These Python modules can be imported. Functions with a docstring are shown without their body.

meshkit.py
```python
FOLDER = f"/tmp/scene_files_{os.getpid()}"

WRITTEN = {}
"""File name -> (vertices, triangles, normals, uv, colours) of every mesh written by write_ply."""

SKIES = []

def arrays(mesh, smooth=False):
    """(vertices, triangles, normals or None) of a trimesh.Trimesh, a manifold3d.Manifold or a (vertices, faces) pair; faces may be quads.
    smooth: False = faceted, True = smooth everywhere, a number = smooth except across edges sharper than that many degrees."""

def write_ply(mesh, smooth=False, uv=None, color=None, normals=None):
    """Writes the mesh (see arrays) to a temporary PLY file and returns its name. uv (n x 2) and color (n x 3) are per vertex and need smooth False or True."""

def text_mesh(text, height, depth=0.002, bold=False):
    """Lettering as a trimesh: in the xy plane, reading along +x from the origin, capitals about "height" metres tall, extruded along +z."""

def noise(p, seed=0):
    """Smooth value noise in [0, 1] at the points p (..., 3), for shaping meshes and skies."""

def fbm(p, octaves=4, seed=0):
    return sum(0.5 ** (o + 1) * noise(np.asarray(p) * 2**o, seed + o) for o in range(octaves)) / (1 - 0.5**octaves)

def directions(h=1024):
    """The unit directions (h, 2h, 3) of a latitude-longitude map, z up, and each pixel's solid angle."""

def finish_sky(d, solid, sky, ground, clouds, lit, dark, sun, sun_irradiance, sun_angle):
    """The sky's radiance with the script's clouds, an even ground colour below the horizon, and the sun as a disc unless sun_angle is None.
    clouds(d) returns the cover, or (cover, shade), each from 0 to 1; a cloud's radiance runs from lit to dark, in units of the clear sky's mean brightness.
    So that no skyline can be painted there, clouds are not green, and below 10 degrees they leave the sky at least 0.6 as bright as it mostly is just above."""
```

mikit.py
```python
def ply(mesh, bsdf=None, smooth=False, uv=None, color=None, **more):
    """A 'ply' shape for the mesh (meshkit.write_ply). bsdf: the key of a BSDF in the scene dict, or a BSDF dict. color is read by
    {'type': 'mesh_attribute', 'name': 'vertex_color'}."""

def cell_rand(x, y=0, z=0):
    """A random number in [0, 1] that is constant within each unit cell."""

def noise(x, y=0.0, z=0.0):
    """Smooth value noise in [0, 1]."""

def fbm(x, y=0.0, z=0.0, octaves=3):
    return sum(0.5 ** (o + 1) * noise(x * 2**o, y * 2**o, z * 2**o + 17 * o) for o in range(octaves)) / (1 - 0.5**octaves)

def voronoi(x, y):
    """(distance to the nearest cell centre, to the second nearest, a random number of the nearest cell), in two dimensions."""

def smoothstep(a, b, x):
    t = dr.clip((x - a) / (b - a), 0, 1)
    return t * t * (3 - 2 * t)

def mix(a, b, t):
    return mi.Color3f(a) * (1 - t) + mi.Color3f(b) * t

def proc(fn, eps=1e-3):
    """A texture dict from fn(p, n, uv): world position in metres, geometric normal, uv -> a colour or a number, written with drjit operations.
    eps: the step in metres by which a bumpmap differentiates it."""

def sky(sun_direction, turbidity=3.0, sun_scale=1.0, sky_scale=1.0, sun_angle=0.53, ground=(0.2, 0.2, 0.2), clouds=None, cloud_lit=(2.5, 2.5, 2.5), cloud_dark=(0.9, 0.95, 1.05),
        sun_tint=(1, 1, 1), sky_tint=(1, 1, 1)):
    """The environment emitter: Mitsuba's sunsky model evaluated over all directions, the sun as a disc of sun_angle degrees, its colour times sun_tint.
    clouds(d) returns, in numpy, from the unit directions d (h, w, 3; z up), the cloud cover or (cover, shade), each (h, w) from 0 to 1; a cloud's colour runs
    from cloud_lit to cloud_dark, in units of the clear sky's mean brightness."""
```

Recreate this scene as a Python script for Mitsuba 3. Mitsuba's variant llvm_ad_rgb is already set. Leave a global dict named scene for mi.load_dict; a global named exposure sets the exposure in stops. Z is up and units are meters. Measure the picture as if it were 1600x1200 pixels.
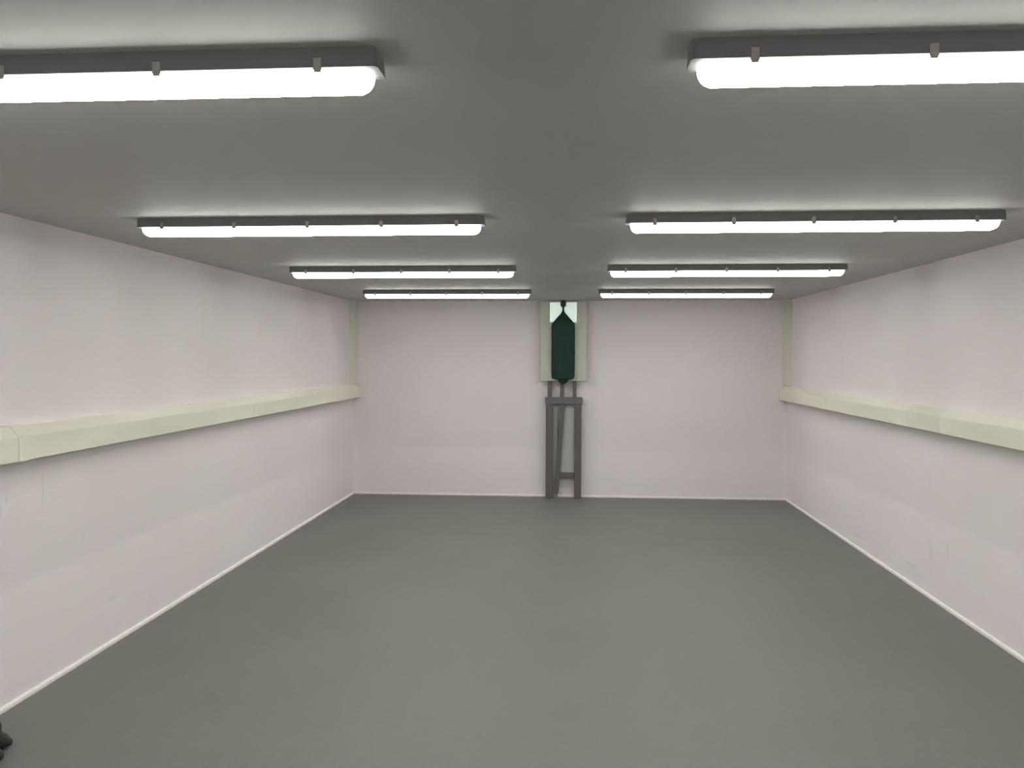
import math, random
import numpy as np
import trimesh
import manifold3d as m3
import mitsuba as mi
import drjit as dr
import mikit
from mikit import noise, fbm, smoothstep, mix

T = mi.ScalarTransform4f
random.seed(7)

# ---------------------------------------------------------------- camera, light, exposure
YAW, PITCH, ROLL, EYE, FOCAL = -0.074, -0.033, 0.003, 1.778, 1300.0
_cy, _sy, _cp, _sp = math.cos(YAW), math.sin(YAW), math.cos(PITCH), math.sin(PITCH)
FWD = np.array([_sy * _cp, _cy * _cp, _sp])
RGT = np.array([_cy, -_sy, 0.0])
UP = np.cross(RGT, FWD) * math.cos(ROLL) - RGT * math.sin(ROLL)
scene, labels = {}, {}
scene['camera'] = {
    'type': 'perspective', 'fov_axis': 'x', 'fov': 2 * math.degrees(math.atan(800 / FOCAL)),
    'near_clip': 0.05, 'far_clip': 100.0,
    'to_world': T().look_at(origin=[0, 0, EYE], target=[float(v) for v in np.array([0, 0, EYE]) + FWD], up=[float(v) for v in UP]),
}
LENS_RADIANCE, SIDE_RADIANCE = (28.0, 27.8, 25.9), (5.7, 5.66, 5.25)   # the LED boards face down through the lens; the cover's sides only glow. All light comes from the ten battens
exposure = 1.11

# ---------------------------------------------------------------- room size (metres)
XL, XR, Y0, D, H = -2.832, 2.641, -1.6, 10.527, 2.482

# ---------------------------------------------------------------- materials
def blotch(a, b, sx, seed):
    def fn(p, n, uv):
        return mix(a, b, fbm(p.x * sx + seed, p.y * sx, p.z * sx, 3))
    return mikit.proc(fn)

def ellipse(u, v, cu, cv, ru, rv):
    return smoothstep(1.0, 0.35, dr.sqrt(dr.square((u - cu) / ru) + dr.square((v - cv) / rv)))

# scuffs and old filler marks that the photograph shows on the lower walls: (y, z, half width, half height)
SCUFF_LEFT = [(3.90, 1.00, 0.02, 0.06), (3.95, 1.06, 0.015, 0.05), (4.236, 1.07, 0.012, 0.13), (4.6, 0.72, 0.03, 0.03), (4.9, 0.28, 0.09, 0.02)]
SCUFF_RIGHT = [(6.36, 0.90, 0.02, 0.10), (6.15, 0.93, 0.015, 0.08), (6.33, 0.36, 0.04, 0.10), (6.05, 0.42, 0.02, 0.07), (6.7, 0.16, 0.15, 0.02), (7.9, 0.13, 0.2, 0.02)]
WALL_A, WALL_B, MARK = (0.705, 0.650, 0.667), (0.720, 0.676, 0.692), (0.56, 0.53, 0.53)

def wall_fn(scuffs):
    def fn(p, n, uv):
        c = mix(WALL_A, WALL_B, fbm(p.x * 1.3 + 3, p.y * 1.3, p.z * 1.3, 3))
        s = mi.Float(0)
        for y, z, ry, rz in scuffs:
            s = dr.maximum(s, ellipse(p.y, p.z, y, z, ry, rz))
        s = s * (0.25 + 0.75 * noise(p.x * 60, p.y * 60, p.z * 25))
        return mix(c, MARK, s * 0.55)
    return mikit.proc(fn)

def bsdf(name, color, rough=0.5, spec=0.5, metal=0.0):
    if not isinstance(color, dict):
        color = {'type': 'rgb', 'value': list(color)}
    scene[name] = {'type': 'twosided', 'b': {'type': 'principled', 'base_color': color, 'roughness': rough, 'specular': spec, 'metallic': metal}}

bsdf('mat_wall_left', wall_fn(SCUFF_LEFT), 0.6, 0.3)
bsdf('mat_wall_right', wall_fn(SCUFF_RIGHT), 0.6, 0.3)
bsdf('mat_wall', wall_fn([]), 0.6, 0.3)
bsdf('mat_ceiling', blotch((0.370, 0.375, 0.364), (0.390, 0.395, 0.384), 1.1, 9), 0.6, 0.3)

def floor_fn(p, n, uv):
    c = mix((0.130, 0.137, 0.126), (0.145, 0.152, 0.139), fbm(p.x * 1.7, p.y * 1.7, 4.0, 3))
    return c * (0.97 + 0.06 * noise(p.x * 90, p.y * 90))
bsdf('mat_floor', mikit.proc(floor_fn), 0.5, 0.25)
bsdf('mat_skirting', (0.74, 0.71, 0.71), 0.5)
bsdf('mat_trunking', (0.68, 0.66, 0.57), 0.4)
bsdf('mat_trunking_dull', (0.61, 0.60, 0.53), 0.4)
bsdf('mat_lamp_body', (0.17, 0.17, 0.175), 0.6, 0.2)
bsdf('mat_diffuser', (0.85, 0.85, 0.83), 0.4)
bsdf('mat_steel', (0.36, 0.35, 0.32), 0.45, metal=1.0)
bsdf('mat_frame', blotch((0.080, 0.083, 0.082), (0.100, 0.102, 0.100), 6, 2), 0.5)
bsdf('mat_rail', (0.105, 0.11, 0.12), 0.5)
bsdf('mat_plank', (0.19, 0.205, 0.205), 0.5)
bsdf('mat_infill', (0.36, 0.38, 0.385), 0.5)
bsdf('mat_board', blotch((0.45, 0.48, 0.41), (0.49, 0.515, 0.44), 5, 5), 0.6)
bsdf('mat_sign_face', (0.78, 0.84, 0.79), 0.4)
bsdf('mat_figure', (0.010, 0.033, 0.024), 0.55, 0.2)
bsdf('mat_black', (0.012, 0.012, 0.011), 0.5)
bsdf('mat_bag', (0.022, 0.022, 0.022), 0.6)
bsdf('mat_cap', (0.80, 0.79, 0.77), 0.4)

# ---------------------------------------------------------------- helpers
def box(x0, x1, y0, y1, z0, z1):
    b = trimesh.creation.box(extents=(x1 - x0, y1 - y0, z1 - z0))
    b.apply_translation(((x0 + x1) / 2, (y0 + y1) / 2, (z0 + z1) / 2))
    return b

def rbox(x0, x1, y0, y1, z0, z1, r=0.004):
    """A box with chamfered edges."""
    pts = []
    for sx in (0, 1):
        for sy in (0, 1):
            for sz in (0, 1):
                c = np.array([(x0, x1)[sx], (y0, y1)[sy], (z0, z1)[sz]], float)
                s = np.array([1 - 2 * sx, 1 - 2 * sy, 1 - 2 * sz]) * r
                for k in range(3):
                    q = c + s
                    q[k] = c[k]
                    pts.append(q)
    return trimesh.convex.convex_hull(np.array(pts))

def prism(profile, y0, y1):
    """A profile of (x, z) points swept along y."""
    return trimesh.convex.convex_hull(np.array([(x, y, z) for y in (y0, y1) for x, z in profile]))

def rounded_rect(hx, hy, r, n=6):
    out = []
    for cx, cy, a in ((1, 1, 0), (-1, 1, 90), (-1, -1, 180), (1, -1, 270)):
        for k in range(n + 1):
            t = math.radians(a + 90 * k / n)
            out.append((cx * (hx - r) + r * math.cos(t), cy * (hy - r) + r * math.sin(t)))
    return np.array(out)

def loft(rings):
    """rings: a list of (n x 3) loops, first and last closed with a fan; wound outwards."""
    n, v, f = len(rings[0]), [], []
    for r in rings:
        v.extend(r)
    for k in range(len(rings) - 1):
        for i in range(n):
            a, b = k * n + i, k * n + (i + 1) % n
            f += [(a, b, b + n), (a, b + n, a + n)]
    for k in (0, len(rings) - 1):
        c = len(v)
        v.append(np.mean(rings[k], axis=0))
        f += [(k * n + i, k * n + (i + 1) % n, c) for i in range(n)]
    m = trimesh.Trimesh(np.array(v), np.array(f), process=True)
    trimesh.repair.fix_normals(m)
    if m.volume < 0:
        m.invert()
    return m

def add(key, mesh, mat, smooth=False, **more):
    base, k = key, 1
    while key in scene:
        key = f'{base}_{k:03d}'
        k += 1
    scene[key] = mikit.ply(mesh, mat, smooth=smooth, **more)
    return key

def struct(key, mesh, mat, label, smooth=False):
    add(key, mesh, mat, smooth)
    labels[key] = {'label': label, 'kind': 'structure'}

def thing(key, label, cat, group=None):
    labels[key] = {'label': label, 'category': cat}
    if group:
        labels[key]['group'] = group

# ---------------------------------------------------------------- the room
W = 0.12
struct('floor', box(XL - W, XR + W, Y0 - W, D + W, -0.12, 0), 'mat_floor', 'plain grey painted floor of the empty room')
struct('ceiling', box(XL - W, XR + W, Y0 - W, D + W, H, H + 0.12), 'mat_ceiling', 'plain grey-white ceiling carrying the strip lights')
struct('wall_left', box(XL - W, XL, Y0, D, 0, H), 'mat_wall_left', 'pale pinkish-white left wall with trunking at mid height')
struct('wall_right', box(XR, XR + W, Y0, D, 0, H), 'mat_wall_right', 'pale pinkish-white right wall with trunking at mid height')
struct('wall_back', box(XL - W, XR + W, D, D + W, 0, H), 'mat_wall', 'pale end wall behind the target stand')
struct('wall_front', box(XL - W, XR + W, Y0 - W, Y0, 0, H), 'mat_wall', 'pale wall behind the viewer')

SK = [(0, 0), (0.014, 0), (0.014, 0.016), (0.009, 0.023), (0, 0.026)]
struct('baseboard_left', prism([(XL + a, b) for a, b in SK], Y0, D), 'mat_skirting', 'thin white bead along the foot of the left wall')
struct('baseboard_right', prism([(XR - a, b) for a, b in SK], Y0, D), 'mat_skirting', 'thin white bead along the foot of the right wall')
bk = prism([(a, b) for a, b in SK], XL, XR)
bk.apply_transform(np.array([[0, 1, 0, 0], [-1, 0, 0, D], [0, 0, 1, 0], [0, 0, 0, 1.0]]))
struct('baseboard_back', bk, 'mat_wall', 'thin pale bead along the foot of the end wall')

# ---------------------------------------------------------------- strip lights
ROWS = (1.931, 4.187, 6.485, 8.776, -0.36)   # the last pair hangs behind the viewer and lights the near walls
LEFT_X, RIGHT_X = -1.347, 1.153
LEN = 1.78
def diffuser_mesh():
    rings = [np.c_[rounded_rect(LEN / 2 - 0.014, 0.038, 0.012), np.full(28, -0.040)]]
    for k in range(9):
        t = k / 8
        ins = 0.028 * (1 - math.sqrt(max(0.0, 1 - (0.98 * t) ** 2)))
        hy = 0.038 - 0.012 * t ** 1.7
        rings.append(np.c_[rounded_rect(LEN / 2 - 0.014 - ins, hy, 0.012 - 0.006 * t), np.full(28, -0.045 - 0.042 * t)])
    return loft(rings)

def lens_mesh():
    return loft([np.c_[rounded_rect(LEN / 2 - 0.040, 0.0255, 0.006), np.full(28, z)] for z in (-0.0866, -0.0886)])

def housing_mesh():
    return loft([np.c_[rounded_rect(LEN / 2 + a, b, 0.014), np.full(28, z)] for a, b, z in
                 ((0.004, 0.048, 0.0), (0.006, 0.049, -0.022), (0.008, 0.049, -0.046), (-0.002, 0.040, -0.046))])

def clip_mesh(s):
    a = rbox(-0.010, 0.010, 0.047, 0.051, -0.052, -0.024, 0.001)
    b = rbox(-0.008, 0.008, 0.036, 0.051, -0.057, -0.0505, 0.001)
    m = trimesh.util.concatenate([a, b])
    if s < 0:
        m.apply_transform(np.diag([1, -1, 1, 1.0]))
        m.invert()
    return m

DIFF = mikit.ply(diffuser_mesh(), 'mat_diffuser', smooth=50)
DIFF['emitter'] = {'type': 'area', 'radiance': {'type': 'rgb', 'value': list(SIDE_RADIANCE)}}
LENS = mikit.ply(lens_mesh(), 'mat_diffuser')
LENS['emitter'] = {'type': 'area', 'radiance': {'type': 'rgb', 'value': list(LENS_RADIANCE)}}
HOUS = mikit.ply(housing_mesh(), 'mat_lamp_body', smooth=20)
CLIP = {s: mikit.ply(clip_mesh(s), 'mat_steel') for s in (-1, 1)}

LAMP_TEXT = [
    ('strip light nearest on the left, cut by the left edge of the photo', 'strip light nearest on the right, cut by the right edge of the photo'),
    ('left strip light of the second row from the viewer, whole in view', 'right strip light of the second row, reaching towards the right wall'),
    ('left strip light of the third row, second from the end wall', 'right strip light of the third row, second from the end wall'),
    ('left strip light of the last row, closest to the end wall', 'right strip light of the last row, closest to the end wall'),
    ('left strip light on the ceiling behind the viewer', 'right strip light on the ceiling behind the viewer'),
]
n = 0
for r, y in enumerate(ROWS):
    for s, x in enumerate((LEFT_X, RIGHT_X)):
        key = 'strip_light' if n == 0 else f'strip_light_{n:03d}'
        n += 1
        tw = T().translate([x, y, H])
        thing(key, LAMP_TEXT[r][s], 'ceiling light', 'strip lights on the ceiling')
        scene[key + '__housing'] = {**HOUS, 'to_world': tw}
        scene[key + '__diffuser'] = {**DIFF, 'to_world': tw}
        scene[key + '__diffuser__lens'] = {**LENS, 'to_world': tw}
        c = 0
        for side in (-1, 1):
            for k in range(5):
                ck = f'{key}__clip' if c == 0 else f'{key}__clip_{c:03d}'
                c += 1
                scene[ck] = {**CLIP[side], 'to_world': tw @ T().translate([-LEN / 2 + 0.13 + 0.38 * k, 0, 0])}
        labels[key + '__housing'] = {'label': 'grey housing'}
        labels[key + '__diffuser'] = {'label': 'glowing white diffuser'}

# ---------------------------------------------------------------- dado trunking on the side walls
PR = [(0, 1.250), (0.096, 1.250), (0.100, 1.254), (0.100, 1.370), (0.052, 1.422), (0, 1.422)]
def trunk_profile(x, s, grow=0.0):
    c = 1.32
    return [(x + s * (a + grow if a else 0.001), c + (b - c) * (1 + grow / 0.10)) for a, b in PR]

def trunking(side, x, s, cuts, coupler_y, label):
    key = 'cable_trunking' if side == 'left' else 'cable_trunking_001'
    thing(key, label, 'cable trunking')
    for i, (a, b, mat) in enumerate(cuts):
        add(key + '__cover', prism(trunk_profile(x, s, -0.001 if mat != 'mat_trunking' else 0), a + 0.0015, b - 0.0015), mat)
    for y in coupler_y:
        add(key + '__coupler', prism(trunk_profile(x, s, 0.004), y - 0.045, y + 0.045), 'mat_trunking')
TOPY = D - 0.005
trunking('left', XL, 1, [(Y0, 1.2, 'mat_trunking'), (1.2, 3.95, 'mat_trunking'), (3.95, 6.95, 'mat_trunking'), (6.95, TOPY, 'mat_trunking')], [3.95],
         'cream cable trunking running along the left wall at waist height')
trunking('right', XR, -1, [(Y0, 3.0, 'mat_trunking'), (3.0, 5.98, 'mat_trunking'), (5.98, 6.55, 'mat_trunking_dull'), (6.55, 8.6, 'mat_trunking'), (8.6, TOPY, 'mat_trunking')], [],
         'cream cable trunking running along the right wall at waist height')

for k, (x, s, lab) in enumerate(((XL, 1, 'cream upright trunking in the back left corner, from wall trunking to ceiling'),
                                 (XR, -1, 'cream upright trunking in the back right corner, from wall trunking to ceiling'))):
    key = 'upright_trunking' if k == 0 else 'upright_trunking_001'
    up = [(0, -0.085), (0.060, -0.085), (0.064, -0.080), (0.064, 0.080), (0.060, 0.085), (0, 0.085)]
    yc = D - 0.092
    pts = np.array([(x + s * a, yc + b, z) for a, b in up for z in (1.425, H - 0.001)])
    thing(key, lab, 'cable trunking')
    add(key + '__cover', trimesh.convex.convex_hull(pts), 'mat_trunking_dull')

# ---------------------------------------------------------------- target on its stand before the end wall
thing('target_stand', 'dark green bottle-shaped figure on a pale board on a grey frame stand', 'target')
ty = D - 0.14
P = 'target_stand__'
add(P + 'board', rbox(-0.414, 0.156, ty, ty + 0.03, 1.475, 2.462, 0.004), 'mat_board')
labels[P + 'board'] = {'label': 'pale greenish backing board'}
prof = [(1.440, 0.020), (1.455, 0.045), (1.495, 0.072), (1.505, 0.132), (1.53, 0.142), (1.60, 0.1445), (2.155, 0.1445), (2.19, 0.138), (2.215, 0.115), (2.26, 0.076), (2.30, 0.040), (2.325, 0.020), (2.345, 0.013), (2.395, 0.012)]
def oval(hw, z, cx=-0.133):
    a = np.linspace(0, 2 * np.pi, 40, endpoint=False)
    return np.c_[cx + hw * np.cos(a), ty - 0.057 + min(hw, 0.145) * 0.26 * np.sin(a), np.full(40, z)]
fig = add(P + 'figure', loft([oval(hw, z) for z, hw in prof]), 'mat_figure', smooth=50)
labels[fig] = {'label': 'dark green bottle-shaped figure'}
kn = add(fig + '__knob', loft([oval(hw, z) for z, hw in ((2.392, 0.016), (2.402, 0.030), (2.425, 0.036), (2.455, 0.034), (2.472, 0.022))]), 'mat_black', smooth=50)
labels[kn] = {'label': 'black knob at the top'}
add(P + 'bracket', rbox(-0.165, -0.101, ty - 0.050, ty + 0.002, 1.62, 1.70), 'mat_black')
for i, (x0, x1) in enumerate(((-0.325, -0.270), (-0.168, -0.118), (-0.012, 0.036))):
    add(P + 'upright', rbox(x0, x1, ty + 0.03, ty + 0.07, 1.22, 1.62), 'mat_frame')
for x0, x1 in ((-0.345, -0.258), (0.012, 0.100)):
    add(P + 'leg', rbox(x0, x1, ty + 0.005, ty + 0.085, 0, 1.19), 'mat_frame')
add(P + 'top_rail', rbox(-0.356, 0.112, ty - 0.005, ty + 0.09, 1.185, 1.270), 'mat_rail')
add(P + 'low_rail', rbox(-0.205, 0.014, ty + 0.025, ty + 0.065, 0.262, 0.325), 'mat_frame')
add(P + 'infill_panel', rbox(-0.262, 0.016, ty + 0.066, ty + 0.080, 0.290, 1.19, 0.002), 'mat_infill')
add(P + 'plank', rbox(-0.262, -0.195, ty + 0.040, ty + 0.064, 0, 1.19), 'mat_plank')
br = rbox(-0.028, 0.028, ty + 0.008, ty + 0.030, -0.56, 0.56)
br.apply_transform(trimesh.transformations.translation_matrix((-0.172, 0, 0.625)) @ trimesh.transformations.rotation_matrix(0.066, (0, 1, 0)))
add(P + 'brace', br, 'mat_frame')
labels[P + 'infill_panel'] = {'label': 'lighter grey infill panel'}
labels[P + 'plank'] = {'label': 'grey plank beside the brace'}

# ---------------------------------------------------------------- small things
# a backlit pale green panel: in the photograph it is far brighter than any paint beside it
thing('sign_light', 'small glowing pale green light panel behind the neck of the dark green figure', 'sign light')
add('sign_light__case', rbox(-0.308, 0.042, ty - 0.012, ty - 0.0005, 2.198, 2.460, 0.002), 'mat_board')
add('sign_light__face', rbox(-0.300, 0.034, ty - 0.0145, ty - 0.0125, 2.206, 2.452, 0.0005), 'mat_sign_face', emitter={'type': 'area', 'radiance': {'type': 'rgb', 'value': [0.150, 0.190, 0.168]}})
cap = trimesh.creation.icosphere(subdivisions=2, radius=1.0)
cap.apply_scale((0.012, 0.014, 0.014))
cap.apply_translation((XR - 0.004, 6.108, H - 0.035))
add('fixing_cap', cap, 'mat_cap', smooth=True)
thing('fixing_cap', 'small pale round cap on the right wall just under the ceiling', 'cap')

def bag_mesh():
    blobs = [(-2.66, 3.43, 0.11, 0.105), (-2.66, 3.16, 0.12, 0.115), (-2.62, 3.30, 0.16, 0.10), (-2.68, 3.52, 0.07, 0.06), (-2.60, 3.50, 0.05, 0.045)]
    parts = []
    sph = lambda x, y, z, r: m3.Manifold.sphere(r, 24).translate((x, y, z))
    parts.append(m3.Manifold.batch_hull([sph(*b) for b in blobs[:3]]))
    parts.append(m3.Manifold.batch_hull([sph(-2.64, 3.45, 0.08, 0.05), sph(-2.57, 3.53, 0.03, 0.022), sph(-2.70, 3.56, 0.05, 0.04)]))
    parts.append(m3.Manifold.batch_hull([sph(-2.66, 3.42, 0.06, 0.05), sph(-2.535, 3.41, 0.03, 0.022)]))
    m = m3.Manifold.batch_boolean(parts, m3.OpType.Add).refine_to_length(0.02)
    q = m.to_mesh()
    t = trimesh.Trimesh(q.vert_properties[:, :3], q.tri_verts)
    trimesh.smoothing.filter_taubin(t, iterations=12)
    v = t.vertices.copy()
    v += t.vertex_normals * (0.006 * np.sin(v[:, 0:1] * 55 + 3 * np.sin(v[:, 1:2] * 21)) * np.sin(v[:, 2:3] * 38 + v[:, 1:2] * 17))
    v[:, 2] = np.maximum(v[:, 2], 0.001)
    v[:, 0] = np.maximum(v[:, 0] + 0.03, XL + 0.02)
    t.vertices = v
    return t
add('bag', bag_mesh(), 'mat_bag', smooth=True)
thing('bag', 'small black lumpy bag on the floor beside the left wall', 'bag')
